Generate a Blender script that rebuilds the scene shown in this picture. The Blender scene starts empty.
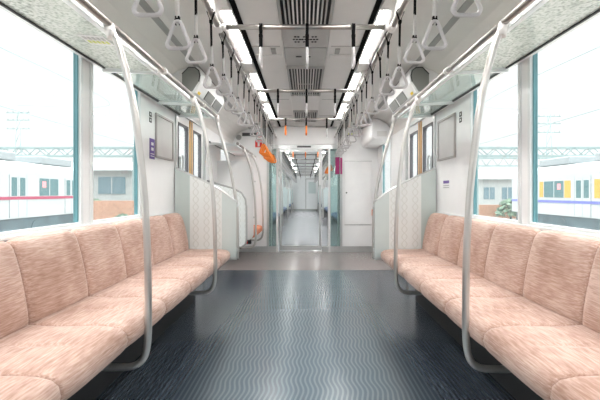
import bpy, math, random
from mathutils import Vector
random.seed(4)
scn = bpy.context.scene
COL = scn.collection
PI = math.pi
HC = 1.08           # eye height of the camera above the floor
HW = 1.33           # half width of the saloon
YE = 7.35           # end wall
YB = -2.4           # rear wall behind the camera

# ------------------------------------------------------------------ materials
def _new(name):
    m = bpy.data.materials.new(name); m.use_nodes = True
    nt = m.node_tree
    b = nt.nodes['Principled BSDF']
    return m, nt, b
def N(nt, t, **kw):
    n = nt.nodes.new(t)
    for k, v in kw.items():
        setattr(n, k, v)
    return n
def L(nt, a, b): nt.links.new(a, b)
def math_n(nt, op, a, b=None, c=None):
    n = N(nt, 'ShaderNodeMath', operation=op)
    for i, v in enumerate((a, b, c)):
        if v is None: continue
        if isinstance(v, (int, float)): n.inputs[i].default_value = v
        else: L(nt, v, n.inputs[i])
    return n.outputs[0]
def ramp(nt, fac, cols):
    r = N(nt, 'ShaderNodeValToRGB')
    el = r.color_ramp.elements
    while len(el) < len(cols): el.new(0.5)
    for e, (p, c) in zip(el, cols):
        e.position = p; e.color = (*c, 1)
    L(nt, fac, r.inputs[0])
    return r.outputs[0]

def simple(name, col, rough=0.5, metal=0.0, var=0.04, scale=6.0, emit=None, es=0.0, spec=0.5, bump=0.0):
    m, nt, b = _new(name)
    tc = N(nt, 'ShaderNodeTexCoord')
    no = N(nt, 'ShaderNodeTexNoise'); no.inputs['Scale'].default_value = scale; no.inputs['Detail'].default_value = 3
    L(nt, tc.outputs['Object'], no.inputs['Vector'])
    lo = tuple(max(0, c*(1-var)) for c in col); hi = tuple(min(1, c*(1+var)) for c in col)
    L(nt, ramp(nt, no.outputs['Fac'], [(0.3, lo), (0.7, hi)]), b.inputs['Base Color'])
    b.inputs['Roughness'].default_value = rough
    b.inputs['Metallic'].default_value = metal
    b.inputs['Specular IOR Level'].default_value = spec
    if emit:
        b.inputs['Emission Color'].default_value = (*emit, 1); b.inputs['Emission Strength'].default_value = es
    if bump:
        bp = N(nt, 'ShaderNodeBump'); bp.inputs['Strength'].default_value = bump; bp.inputs['Distance'].default_value = 0.01
        L(nt, no.outputs['Fac'], bp.inputs['Height']); L(nt, bp.outputs[0], b.inputs['Normal'])
    return m

def glass(name, tint, refl=0.10, haze=0.0, hazecol=(0.9, 0.95, 0.95), rough=0.02):
    """thin pane: clear transmission + mirror + a little pale haze film"""
    m, nt, b = _new(name)
    nt.nodes.remove(b)
    out = nt.nodes['Material Output']
    tr = N(nt, 'ShaderNodeBsdfTransparent'); tr.inputs[0].default_value = (*tint, 1)
    gl = N(nt, 'ShaderNodeBsdfGlossy'); gl.inputs['Roughness'].default_value = rough
    lw = N(nt, 'ShaderNodeLayerWeight'); lw.inputs[0].default_value = .5
    f = math_n(nt, 'MULTIPLY_ADD', math_n(nt, 'POWER', lw.outputs['Facing'], 5.0), 0.8*min(1, refl*6), refl*.25)
    mx = N(nt, 'ShaderNodeMixShader'); L(nt, f, mx.inputs[0]); L(nt, tr.outputs[0], mx.inputs[1]); L(nt, gl.outputs[0], mx.inputs[2])
    last = mx
    if haze:
        di = N(nt, 'ShaderNodeBsdfDiffuse'); di.inputs[0].default_value = (*hazecol, 1)
        tl = N(nt, 'ShaderNodeBsdfTranslucent'); tl.inputs[0].default_value = (*hazecol, 1)
        m2 = N(nt, 'ShaderNodeMixShader'); m2.inputs[0].default_value = .5
        L(nt, di.outputs[0], m2.inputs[1]); L(nt, tl.outputs[0], m2.inputs[2])
        m3 = N(nt, 'ShaderNodeMixShader'); m3.inputs[0].default_value = haze
        L(nt, mx.outputs[0], m3.inputs[1]); L(nt, m2.outputs[0], m3.inputs[2]); last = m3
    L(nt, last.outputs[0], out.inputs[0])
    return m

M = {}
M['wall'] = simple('cream white wall laminate', (0.85, 0.85, 0.85), 0.38, var=0.02)
M['endwall'] = simple('white end wall laminate', (0.87, 0.87, 0.87), 0.35, var=0.02)
M['ceil'] = simple('ceiling panel', (0.70, 0.69, 0.675), 0.5, var=0.02)
M['cove'] = simple('warm grey cove panel', (0.69, 0.665, 0.64), 0.45, var=0.02)
M['white'] = simple('white paint', (0.8, 0.8, 0.8), 0.4, var=0.02)
M['alu'] = simple('brushed aluminium', (0.62, 0.64, 0.64), 0.32, 0.75, var=0.05)
M['steel'] = simple('satin stainless steel', (0.36, 0.34, 0.32), 0.30, 1.0, var=0.05)
M['polesteel'] = simple('satin pole steel', (0.58, 0.565, 0.545), 0.30, 0.72, var=0.05)
M['joint'] = simple('pale cast joint', (0.72, 0.70, 0.68), 0.4, 0.2)
M['black'] = simple('black rubber', (0.012, 0.012, 0.013), 0.5)
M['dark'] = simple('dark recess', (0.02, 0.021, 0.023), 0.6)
M['grey'] = simple('mid grey plastic', (0.33, 0.33, 0.32), 0.45)
M['ventgrey'] = simple('vent frame grey', (0.40, 0.40, 0.39), 0.45)
M['belt'] = simple('matte black webbing', (0.006, 0.006, 0.0065), 0.85, spec=0.08)
M['slotblack'] = simple('deep black line slot', (0.006, 0.006, 0.006), 0.9, spec=0.03)
M['slotgrey'] = simple('dark seal rubber', (0.09, 0.09, 0.10), 0.5)
M['slot'] = simple('dark grey slot', (0.33, 0.32, 0.31), 0.5)
M['screen'] = simple('dull grey display', (0.23, 0.235, 0.22), 0.3)
M['winframe'] = simple('pale aqua window frame', (0.78, 0.81, 0.81), 0.35, 0.2, var=0.02)
M['gasket'] = simple('teal glass gasket', (0.10, 0.25, 0.28), 0.4)
M['strapwhite'] = simple('off white strap sleeve', (0.52, 0.505, 0.49), 0.5)
M['handle'] = simple('milky grey handle', (0.52, 0.50, 0.51), 0.3)
M['orange'] = simple('orange strap plastic', (0.95, 0.24, 0.02), 0.4)
M['red'] = simple('red sign', (0.72, 0.02, 0.02), 0.4)
M['magenta'] = simple('deep magenta notice', (0.35, 0.02, 0.14), 0.4)
M['purple'] = simple('purple sign', (0.13, 0.07, 0.32), 0.4)
M['pink'] = simple('pale red ring', (0.75, 0.25, 0.27), 0.4)
M['gold'] = simple('ochre door edge strip', (0.62, 0.36, 0.12), 0.45)
M['yellow'] = simple('yellow sticker', (0.85, 0.6, 0.02), 0.4)
M['lime'] = simple('yellow green label', (0.55, 0.62, 0.05), 0.4)
M['poster'] = simple('faded poster paper', (0.68, 0.66, 0.65), 0.35, var=0.08, scale=3)
M['posterframe'] = simple('poster frame', (0.45, 0.42, 0.41), 0.35, 0.3)
M['blue'] = simple('slate blue moquette', (0.10, 0.14, 0.22), 0.8, var=0.2)
M['orangeseat'] = simple('salmon orange moquette', (0.72, 0.27, 0.15), 0.8, var=0.15)
M['glass'] = glass('clear window glass', (0.97, 0.985, 0.985), 0.10)
M['hazeglass'] = glass('hazy window glass', (0.96, 0.98, 0.98), 0.10, haze=0.03, hazecol=(0.9, 0.97, 0.98))
M['tealglass'] = glass('green tinted glass', (0.80, 0.90, 0.89), 0.12, haze=0.07, hazecol=(0.6, 0.78, 0.76))
M['doorglass'] = glass('clear door glass', (0.97, 0.985, 0.985), 0.04)
M['screenwhite'] = glass('milky white screen', (0.95, 0.97, 0.97), 0.08, haze=0.85, hazecol=(0.93, 0.94, 0.94))
M['palepane'] = simple('pale mint panel', (0.66, 0.73, 0.715), 0.25, var=0.02)
M['greypane'] = simple('grey green panel', (0.56, 0.63, 0.61), 0.25, var=0.02)
M['lamp'] = simple('lit lamp diffuser', (0.9, 0.9, 0.9), 0.5, emit=(1, 0.985, 0.96), es=26)

def mat_fabric():
    m, nt, b = _new('pink corduroy moquette')
    tc = N(nt, 'ShaderNodeTexCoord')
    mp = N(nt, 'ShaderNodeMapping'); mp.inputs['Scale'].default_value = (70, 8, 130)
    L(nt, tc.outputs['Object'], mp.inputs[0])
    n1 = N(nt, 'ShaderNodeTexNoise'); n1.inputs['Scale'].default_value = 1.6; n1.inputs['Detail'].default_value = 4
    L(nt, mp.outputs[0], n1.inputs['Vector'])
    n2 = N(nt, 'ShaderNodeTexNoise'); n2.inputs['Scale'].default_value = 4.5; n2.inputs['Detail'].default_value = 4
    L(nt, tc.outputs['Object'], n2.inputs['Vector'])
    s = math_n(nt, 'ADD', math_n(nt, 'MULTIPLY', n1.outputs['Fac'], 0.55), math_n(nt, 'MULTIPLY', n2.outputs['Fac'], 0.45))
    c = ramp(nt, s, [(0.36, (0.34, 0.195, 0.145)), (0.5, (0.485, 0.322, 0.262)), (0.64, (0.635, 0.475, 0.41))])
    L(nt, c, b.inputs['Base Color'])
    b.inputs['Roughness'].default_value = 0.85
    b.inputs['Sheen Weight'].default_value = 0.35
    b.inputs['Sheen Tint'].default_value = (1, 0.86, 0.8, 1)
    b.inputs['Specular IOR Level'].default_value = 0.2
    bp = N(nt, 'ShaderNodeBump'); bp.inputs['Strength'].default_value = 0.35; bp.inputs['Distance'].default_value = 0.004
    L(nt, n1.outputs['Fac'], bp.inputs['Height']); L(nt, bp.outputs[0], b.inputs['Normal'])
    return m
M['fabric'] = mat_fabric()

def mat_floor():
    m, nt, b = _new('wave patterned rubber floor')
    tc = N(nt, 'ShaderNodeTexCoord')
    sp = N(nt, 'ShaderNodeSeparateXYZ'); L(nt, tc.outputs['Object'], sp.inputs[0])
    x, y = sp.outputs[0], sp.outputs[1]
    w = math_n(nt, 'SINE', math_n(nt, 'MULTIPLY', y, 2*PI/0.25))
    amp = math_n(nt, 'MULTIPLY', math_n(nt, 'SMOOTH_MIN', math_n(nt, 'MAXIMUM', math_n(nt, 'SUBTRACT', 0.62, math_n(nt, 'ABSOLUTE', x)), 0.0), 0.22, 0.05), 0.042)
    ph = math_n(nt, 'ADD', x, math_n(nt, 'MULTIPLY', w, amp))
    s1 = math_n(nt, 'SINE', math_n(nt, 'MULTIPLY', ph, 2*PI/0.027))
    s2 = math_n(nt, 'SINE', math_n(nt, 'MULTIPLY', x, 2*PI/0.027))
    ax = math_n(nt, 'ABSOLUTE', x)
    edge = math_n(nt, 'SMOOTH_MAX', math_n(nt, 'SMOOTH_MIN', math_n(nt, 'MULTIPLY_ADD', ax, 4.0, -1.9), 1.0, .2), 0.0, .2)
    far = math_n(nt, 'GREATER_THAN', y, 5.6)
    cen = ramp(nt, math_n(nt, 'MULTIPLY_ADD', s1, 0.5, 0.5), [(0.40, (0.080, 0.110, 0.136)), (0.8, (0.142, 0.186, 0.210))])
    sid = ramp(nt, math_n(nt, 'MULTIPLY_ADD', s2, 0.5, 0.5), [(0.45, (0.040, 0.052, 0.070)), (0.9, (0.066, 0.084, 0.104))])  # straight side lines, colour also darkened to carry the seats' shade
    no = N(nt, 'ShaderNodeTexNoise'); no.inputs['Scale'].default_value = 40
    L(nt, tc.outputs['Object'], no.inputs['Vector'])
    fr = ramp(nt, no.outputs['Fac'], [(0.35, (0.22, 0.18, 0.17)), (0.65, (0.27, 0.225, 0.215))])
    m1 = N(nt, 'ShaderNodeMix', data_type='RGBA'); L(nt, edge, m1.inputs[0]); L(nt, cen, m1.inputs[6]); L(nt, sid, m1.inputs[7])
    m2 = N(nt, 'ShaderNodeMix', data_type='RGBA'); L(nt, far, m2.inputs[0]); L(nt, m1.outputs[2], m2.inputs[6]); L(nt, fr, m2.inputs[7])
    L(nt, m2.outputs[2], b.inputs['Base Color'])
    b.inputs['Roughness'].default_value = 0.23
    b.inputs['Specular IOR Level'].default_value = 0.9
    bp = N(nt, 'ShaderNodeBump'); bp.inputs['Strength'].default_value = 0.015; bp.inputs['Distance'].default_value = 0.002
    L(nt, s1, bp.inputs['Height']); L(nt, bp.outputs[0], b.inputs['Normal'])
    return m
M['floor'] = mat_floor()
M['floor2'] = simple('grey lavender floor', (0.46, 0.445, 0.47), 0.16, var=0.05)

def mat_pattern():
    """frosted sheet with columns of pale wavy leaf outlines; object x = across the car, z = up"""
    m, nt, b = _new('frosted leaf pattern sheet')
    tc = N(nt, 'ShaderNodeTexCoord')
    sp = N(nt, 'ShaderNodeSeparateXYZ'); L(nt, tc.outputs['Object'], sp.inputs[0])
    x, z = sp.outputs[0], sp.outputs[2]
    ax = math_n(nt, 'ABSOLUTE', x)
    w = math_n(nt, 'MULTIPLY', math_n(nt, 'SINE', math_n(nt, 'MULTIPLY', z, 2*PI/0.15)), 0.75)
    p = math_n(nt, 'MULTIPLY', ax, 2*PI/0.22)
    a = math_n(nt, 'ABSOLUTE', math_n(nt, 'SINE', math_n(nt, 'ADD', p, w)))
    c2 = math_n(nt, 'ABSOLUTE', math_n(nt, 'SINE', math_n(nt, 'SUBTRACT', p, w)))
    mn = math_n(nt, 'MINIMUM', a, c2)
    col = ramp(nt, mn, [(0.0, (0.66, 0.67, 0.63)), (0.10, (0.74, 0.755, 0.73)), (0.22, (0.82, 0.84, 0.825))])
    L(nt, col, b.inputs['Base Color'])
    b.inputs['Roughness'].default_value = 0.3
    return m
M['pattern'] = mat_pattern()

def mat_rack():
    """glass shelf: ballast reflection painted as grain, mirrors below, lets light through"""
    m, nt, b = _new('green shelf glass with painted reflection')
    nt.nodes.remove(b); out = nt.nodes['Material Output']
    tc = N(nt, 'ShaderNodeTexCoord')
    n1 = N(nt, 'ShaderNodeTexNoise'); n1.inputs['Scale'].default_value = 65; n1.inputs['Detail'].default_value = 3
    L(nt, tc.outputs['Object'], n1.inputs['Vector'])
    col = ramp(nt, n1.outputs['Fac'], [(0.36, (0.42, 0.45, 0.41)), (0.48, (0.72, 0.75, 0.70)), (0.60, (0.92, 0.93, 0.90))])
    di = N(nt, 'ShaderNodeBsdfDiffuse'); L(nt, col, di.inputs[0])
    tl = N(nt, 'ShaderNodeBsdfTranslucent'); L(nt, col, tl.inputs[0])
    m2 = N(nt, 'ShaderNodeMixShader'); m2.inputs[0].default_value = .45; L(nt, di.outputs[0], m2.inputs[1]); L(nt, tl.outputs[0], m2.inputs[2])
    tr = N(nt, 'ShaderNodeBsdfTransparent'); tr.inputs[0].default_value = (0.86, 0.93, 0.91, 1)
    gl = N(nt, 'ShaderNodeBsdfGlossy'); gl.inputs['Roughness'].default_value = 0.05
    m3 = N(nt, 'ShaderNodeMixShader'); m3.inputs[0].default_value = .30; L(nt, tr.outputs[0], m3.inputs[1]); L(nt, gl.outputs[0], m3.inputs[2])
    m4 = N(nt, 'ShaderNodeMixShader'); m4.inputs[0].default_value = .62; L(nt, m3.outputs[0], m4.inputs[1]); L(nt, m2.outputs[0], m4.inputs[2])
    L(nt, m4.outputs[0], out.inputs[0])
    return m
M['rack'] = mat_rack()
M['rackclear'] = glass('clear shelf glass', (0.84, 0.92, 0.90), 0.22, haze=0.20, hazecol=(0.78, 0.83, 0.80))

# ------------------------------------------------------------------ mesh builder
class MB:
    def __init__(s): s.v = []; s.f = []; s.smooth = []
    def add(s, vs, fs, sm=False):
        o = len(s.v); s.v += [tuple(p) for p in vs]
        for f in fs: s.f.append(tuple(i+o for i in f)); s.smooth.append(sm)
        return s
    def box(s, x0, x1, y0, y1, z0, z1):
        x0, x1 = sorted((x0, x1)); y0, y1 = sorted((y0, y1)); z0, z1 = sorted((z0, z1))
        v = [(x0,y0,z0),(x1,y0,z0),(x1,y1,z0),(x0,y1,z0),(x0,y0,z1),(x1,y0,z1),(x1,y1,z1),(x0,y1,z1)]
        return s.add(v, [(0,3,2,1),(4,5,6,7),(0,1,5,4),(1,2,6,5),(2,3,7,6),(3,0,4,7)])
    def tube(s, pts, r, n=10, closed=False, rs=None, flat=None):
        pts = [Vector(p) for p in pts]; k = len(pts)
        rings = []; up = None
        for i, p in enumerate(pts):
            a = pts[(i-1) % k] if (closed or i > 0) else p
            b = pts[(i+1) % k] if (closed or i < k-1) else p
            t = (b-a).normalized()
            if up is None:
                ref = Vector((0,0,1)) if abs(t.z) < .9 else Vector((0,1,0))
                u = t.cross(ref).normalized()
            else:
                u = (up - t*up.dot(t)).normalized()
            up = u; w = t.cross(u)
            rr = rs[i] if rs else r
            rings.append([p + u*math.cos(2*PI*j/n)*rr + w*math.sin(2*PI*j/n)*rr for j in range(n)])
        vs = [q for R in rings for q in R]; fs = []
        m = k if closed else k-1
        for i in range(m):
            for j in range(n):
                a = i*n+j; b = i*n+(j+1) % n; c = ((i+1) % k)*n+(j+1) % n; d = ((i+1) % k)*n+j
                fs.append((a, b, c, d))
        s.add(vs, fs, True)
        if not closed:
            o = len(s.v)-len(vs)
            s.f.append(tuple(o+j for j in reversed(range(n)))); s.smooth.append(False)
            s.f.append(tuple(o+(k-1)*n+j for j in range(n))); s.smooth.append(False)
        return s
    def prism(s, poly, axis, a0, a1, sm=False):
        """poly of 2D points extruded along axis ('y': pts are x,z ; 'x': y,z ; 'z': x,y)"""
        def P(p, a):
            if axis == 'y': return (p[0], a, p[1])
            if axis == 'x': return (a, p[0], p[1])
            return (p[0], p[1], a)
        n = len(poly)
        vs = [P(p, a0) for p in poly] + [P(p, a1) for p in poly]
        s.add(vs, [(i, (i+1) % n, n+(i+1) % n, n+i) for i in range(n)], sm)
        o = len(s.v)-2*n
        s.f.append(tuple(o+i for i in reversed(range(n)))); s.smooth.append(False)
        s.f.append(tuple(o+n+i for i in range(n))); s.smooth.append(False)
        return s
    def loft(s, secs, sm=True, cap=True):
        n = len(secs[0]); vs = [p for S in secs for p in S]; fs = []
        for i in range(len(secs)-1):
            for j in range(n):
                fs.append((i*n+j, i*n+(j+1) % n, (i+1)*n+(j+1) % n, (i+1)*n+j))
        s.add(vs, fs, sm)
        if cap:
            o = len(s.v)-len(vs)
            s.f.append(tuple(o+j for j in reversed(range(n)))); s.smooth.append(False)
            s.f.append(tuple(o+(len(secs)-1)*n+j for j in range(n))); s.smooth.append(False)
        return s
    def disc(s, c, r, axis, th, n=20):
        poly = [(math.cos(2*PI*i/n)*r, math.sin(2*PI*i/n)*r) for i in range(n)]
        if axis == 'y': return s.prism([(c[0]+p[0], c[2]+p[1]) for p in poly], 'y', c[1], c[1]+th)
        if axis == 'x': return s.prism([(c[1]+p[0], c[2]+p[1]) for p in poly], 'x', c[0], c[0]+th)
        return s.prism([(c[0]+p[0], c[1]+p[1]) for p in poly], 'z', c[2], c[2]+th)
    def build(s, name, mat, parent=None, origin=None, bevel=0.0):
        loc = Vector(origin) if origin is not None else (Vector(parent_base(parent)) if parent else Vector((0,0,0)))
        me = bpy.data.meshes.new(name)
        me.from_pydata([tuple(Vector(v)-loc) for v in s.v], [], s.f)
        for p, sm in zip(me.polygons, s.smooth): p.use_smooth = sm
        import bmesh
        bm = bmesh.new(); bm.from_mesh(me); bmesh.ops.recalc_face_normals(bm, faces=bm.faces); bm.to_mesh(me); bm.free()
        me.materials.append(mat)
        o = bpy.data.objects.new(name, me); COL.objects.link(o)
        if parent:
            o.parent = parent
            o.location = (0,0,0)
        else: o.location = loc
        if bevel:
            md = o.modifiers.new('edge', 'BEVEL'); md.width = bevel; md.segments = 2; md.limit_method = 'ANGLE'
        return o
def parent_base(o):
    loc = Vector((0,0,0))
    while o: loc += o.location; o = o.parent
    return loc
def thing(name, label, cat, loc=(0,0,0), group=None):
    o = bpy.data.objects.new(name, None); o.empty_display_size = .1; COL.objects.link(o)
    o.location = loc; o['label'] = label; o['category'] = cat
    if group: o['group'] = group
    return o
def tag(o, label, cat, group=None):
    o['label'] = label; o['category'] = cat
    if group: o['group'] = group
    return o
def struct(o, label=None):
    o['kind'] = 'structure'
    if label: o['label'] = label
    return o
def structroot(name, loc=(0,0,0), label=None):
    o = bpy.data.objects.new(name, None); COL.objects.link(o); o.location = loc
    return struct(o, label)
def copy_tree(o, parent=None):
    c = o.copy(); COL.objects.link(c)
    if parent: c.parent = parent
    for ch in list(o.children): copy_tree(ch, c)
    return c
SIDE = {-1: 'left', 1: 'right'}

# ------------------------------------------------------------------ shell of the car
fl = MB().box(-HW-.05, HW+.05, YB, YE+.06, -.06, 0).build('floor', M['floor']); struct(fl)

COVE = [(1.33,1.96),(1.325,2.03),(1.30,2.10),(1.25,2.165),(1.17,2.215),(1.06,2.25),(.94,2.27),(.80,2.278),(.635,2.283)]
CZ = 2.31
def ceiling_prof(y0, y1, name, mat_mid, mat_side):
    mb = MB().box(-.50, .50, y0, y1, CZ, CZ+.05)
    for s in (-1, 1):
        mb.box(s*.50, s*.645, y0, y1, CZ+.03, CZ+.08)       # recess that holds the lamps
    c = struct(mb.build(name, mat_mid))
    for s in (-1, 1):
        poly = [(s*x, z) for x, z in COVE] + [(s*.635, CZ+.08), (s*1.39, CZ+.08), (s*1.39, 1.96)]
        cv = struct(MB().prism(poly, 'y', y0, y1).build('ceiling_cove_' + SIDE[s] if name == 'ceiling' else 'ceiling_cove_' + SIDE[s] + '.001', mat_side))
    return c
ceiling_prof(YB, YE, 'ceiling', M['ceil'], M['cove'])
# black line slots beside the lamps and dark vent slot in the cove
k = 1
for s in (-1, 1):
    o = MB().box(s*.452, s*.486, YB, YE, CZ-.012, CZ+.01).build('trim_%d' % k, M['slotblack']); struct(o, 'black line slot along the ceiling'); k += 1
    o = MB().box(s*.612, s*.640, YB, YE, CZ-.034, CZ-.018).build('trim_%d' % k, M['slotblack']); struct(o); k += 1
    # cove slot follows the cove surface between two of its points
    o = MB().prism([(s*1.03,2.2485),(s*.985,2.2565),(s*.985,2.270),(s*1.03,2.262)], 'y', YB, YE).build('trim_%d' % k, M['slot']); struct(o); k += 1
# ceiling panel seams (thin cover strips)
for y in (3.35, 5.25, 6.35):
    mb = MB().box(-.465, -.215, y-.006, y+.006, CZ-.004, CZ+.002).box(.215, .465, y-.006, y+.006, CZ-.004, CZ+.002)
    struct(mb.build('trim_%d' % k, M['ventgrey'])); k += 1
mb = MB().box(-.445, -.21, 3.55, 3.63, CZ-.010, CZ+.002).box(.21, .445, 3.55, 3.63, CZ-.010, CZ+.002)
struct(mb.build('trim_%d' % k, M['ceil'], bevel=.004)); k += 1

# side walls -------------------------------------------------------
T = .03
ZS, ZT = .895, 1.915            # sill and head of the windows
WINS = [(-1.9, -.5), (.70, 2.365), (2.475, 3.195), (6.22, 6.90)]
DOOR = (4.10, 5.24)
DZ = 1.93
def side_wall(s, name, y0, y1, wins, door, mat):
    mb = MB()
    cuts = sorted([(a, b, ZS, ZT) for a, b in wins] + ([(door[0], door[1], 0, DZ)] if door else []))
    y = y0
    for a, b, z0, z1 in cuts:
        if a > y: mb.box(s*HW, s*(HW+T), y, a, 0, 1.97)
        if z0 > 0: mb.box(s*HW, s*(HW+T), a, b, 0, z0)
        mb.box(s*HW, s*(HW+T), a, b, z1, 1.97)
        y = b
    mb.box(s*HW, s*(HW+T), y, y1, 0, 1.97)
    return struct(mb.build(name, mat))
wn = 1
for s in (-1, 1):
    side_wall(s, 'wall_' + SIDE[s], YB, YE, WINS, DOOR, M['wall'])
    for (a, b) in WINS:
        r = structroot('window_%d' % wn, (s*HW, (a+b)/2, ZS)); wn += 1
        f = .014
        mb = MB()
        xi, xo = s*(HW-.012), s*(HW+.004)
        mb.box(xi, xo, a-.012, a+f, ZS-.01, ZT+.01).box(xi, xo, b-f, b+.012, ZS-.01, ZT+.01)
        mb.box(xi, xo, a+f, b-f, ZS-.01, ZS+f).box(xi, xo, a+f, b-f, ZT-f, ZT+.01)
        mb.build('window_frame', M['winframe'], r, bevel=.005)
        g = MB(); xi, xo = s*(HW+.0045), s*(HW+.029); e = f+.007
        g.box(xi, xo, b-e-.004, b-f, ZS+f, ZT-f)
        g.build('window_gasket', M['gasket'], r)
        MB().box(s*(HW+.018), s*(HW+.024), a+f, b-e-.004, ZS+f, ZT-f).build('window_pane', M['hazeglass'], r)
    # sill ledge behind the bench
    o = MB().box(s*(HW-.03), s*HW, .1, 3.98, .872, .892).build('window_sill_%s' % SIDE[s], M['winframe'], bevel=.004); struct(o)
    # baseboard
    o = MB().box(s*(HW-.012), s*HW, YB, 4.08, 0, .16).box(s*(HW-.012), s*HW, 5.26, YE, 0, .12).build('baseboard_' + SIDE[s], M['grey']); struct(o)

# side doors -------------------------------------------------------
for i, s in enumerate((-1, 1)):
    r = structroot('door_%d' % (i+1), (s*HW, sum(DOOR)/2, 0))
    a, b = DOOR; mid = (a+b)/2
    fr = MB().box(s*(HW-.015), s*(HW+.04), a-.03, a+.012, 0, DZ+.03).box(s*(HW-.015), s*(HW+.04), b-.012, b+.03, 0, DZ+.03).box(s*(HW-.015), s*(HW+.04), a, b, DZ-.012, DZ+.03)
    fr.build('door_frame', M['alu'], r)
    for (l0, l1, w0, w1) in ((a+.012, mid-.006, .10, .10), (mid+.006, b-.012, .10, .10)):
        p0, p1 = l0+w0, l1-w1
        z0, z1 = .78, 1.83
        mb = MB(); X0, X1 = s*(HW+.012), s*(HW+.045)
        mb.box(X0, X1, l0, p0, 0, DZ-.012).box(X0, X1, p1, l1, 0, DZ-.012).box(X0, X1, p0, p1, 0, z0).box(X0, X1, p0, p1, z1, DZ-.012)
        lf = mb.build('door_leaf', M['wall'], r)
        g = MB(); q = .016
        g.box(X0-s*.006, X1, p0, p0+q, z0, z1).box(X0-s*.006, X1, p1-q, p1, z0, z1).box(X0-s*.006, X1, p0+q, p1-q, z0, z0+q).box(X0-s*.006, X1, p0+q, p1-q, z1-q, z1)
        for (cy, sy) in ((p0+q, 1), (p1-q, -1)):
            for (cz, sz) in ((z0+q, 1), (z1-q, -1)):
                R = .05; arc = [(cy+sy*(R-R*math.cos(t)), cz+sz*(R-R*math.sin(t))) for t in [j*PI/2/5 for j in range(6)]]
                g.prism([(cy, cz)] + arc, 'x', X0-s*.006, X1)
        g.build('window_seal', M['slotgrey'], lf)
        MB().box(s*(HW+.025), s*(HW+.032), p0+q, p1-q, z0+q, z1-q).build('door_pane', M['hazeglass'], lf)
    st = MB().box(s*(HW+.002), s*(HW+.05), mid-.055, mid-.02, .02, DZ-.02).box(s*(HW+.002), s*(HW+.05), mid+.02, mid+.055, .02, DZ-.02)
    st.build('edge_strip', M['gold'], r)
    MB().box(s*(HW+.006), s*(HW+.05), mid-.02, mid+.02, .02, DZ-.02).build('centre_seal', M['grey'], r)
    hp = [(s*(HW-.004), 4.20, 1.16), (s*(HW-.012), 4.20, 1.44), (s*(HW-.012), 4.225, 1.475), (s*(HW-.012), 4.275, 1.475), (s*(HW-.012), 4.30, 1.44), (s*(HW-.004), 4.30, 1.16)]
    MB().tube(hp, .011).build('door_pull', M['alu'], r)

# rear wall behind the camera, and end wall -------------------------
struct(MB().box(-1.4, 1.4, YB-.06, YB, 0, 2.4).build('wall_rear', M['wall']))
DX0, DX1, DTOP = -.69, .655, 1.925
ew = MB().box(-1.4, DX0, YE, YE+.06, 0, 2.4).box(DX1, 1.4, YE, YE+.06, 0, 2.4).box(DX0, DX1, YE, YE+.06, DTOP, 2.4)
struct(ew.build('wall_end', M['endwall']))
bb = MB().box(-1.33, DX0, YE-.014, YE, 0, .105).box(DX1, 1.33, YE-.014, YE, 0, .105).build('baseboard_end', M['alu']); struct(bb)
# soffit panel over the doorway
o = MB().box(-.56, .56, YE-.03, YE-.002, 1.965, 2.285).build('trim_%d' % k, M['wall'], bevel=.006); struct(o); k += 1
# gangway door assembly
r = structroot('door_3', (0, YE, 0))
yf0, yf1 = YE-.03, YE+.05
mb = MB().box(DX0-.02, DX1+.02, yf0, yf1, DTOP-.035, DTOP+.035)
mb.box(DX0-.02, DX0+.02, yf0, yf1, 0, DTOP-.035).box(DX1-.02, DX1+.02, yf0, yf1, 0, DTOP-.035)
mb.build('door_frame', M['alu'], r)
MB().box(-.155, .10, yf0-.004, yf0, DTOP-.012, DTOP+.014).build('sensor_strip', M['black'], r)
MB().box(DX0+.02, -.535, YE, YE+.008, .10, DTOP-.035).build('side_pane', M['tealglass'], r)
MB().box(.455, DX1-.02, YE, YE+.008, .10, DTOP-.035).build('side_pane', M['tealglass'], r)
MB().box(DX0+.02, -.535, YE-.01, YE+.02, 0, .10).box(.30, DX1-.02, YE-.01, YE+.02, 0, .10).build('kick_plate', M['alu'], r)
mb = MB().box(-.535, -.50, yf0-.01, yf1, 0, DTOP-.035).box(.42, .455, yf0-.01, yf1, 0, DTOP-.035)
mb.build('door_post', M['wall'], r)
lf = MB().box(-.475, -.44, YE-.005, YE+.025, .03, 1.90).box(.25, .29, YE-.005, YE+.025, .03, 1.90).box(-.44, .25, YE-.005, YE+.025, .03, .11).box(-.44, .25, YE-.005, YE+.025, 1.84, 1.90).build('door_leaf', M['alu'], r)
MB().box(-.44, .25, YE+.006, YE+.012, .11, 1.84).build('door_pane', M['doorglass'], lf)
MB().box(.245, .305, YE-.05, YE-.012, 1.22, 1.88).build('door_bar', M['wall'], lf, bevel=.008)
MB().box(.255, .29, YE-.04, YE-.006, .92, 1.20).build('door_handle', M['alu'], lf, bevel=.006)
# magenta notices on the glass
t = tag(MB().box(.545, .622, YE-.036, YE-.030, 1.425, 1.735).build('notice', M['magenta'], origin=(.58, YE-.03, 1.43)), 'deep magenta notice on the right glass pane of the end doorway', 'sign')
t = tag(MB().box(.636, .672, YE-.040, YE-.0305, 1.425, 1.725).build('notice', M['magenta'], origin=(.65, YE-.03, 1.43)), 'narrow magenta notice on the right jamb of the end doorway', 'sign')

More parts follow.
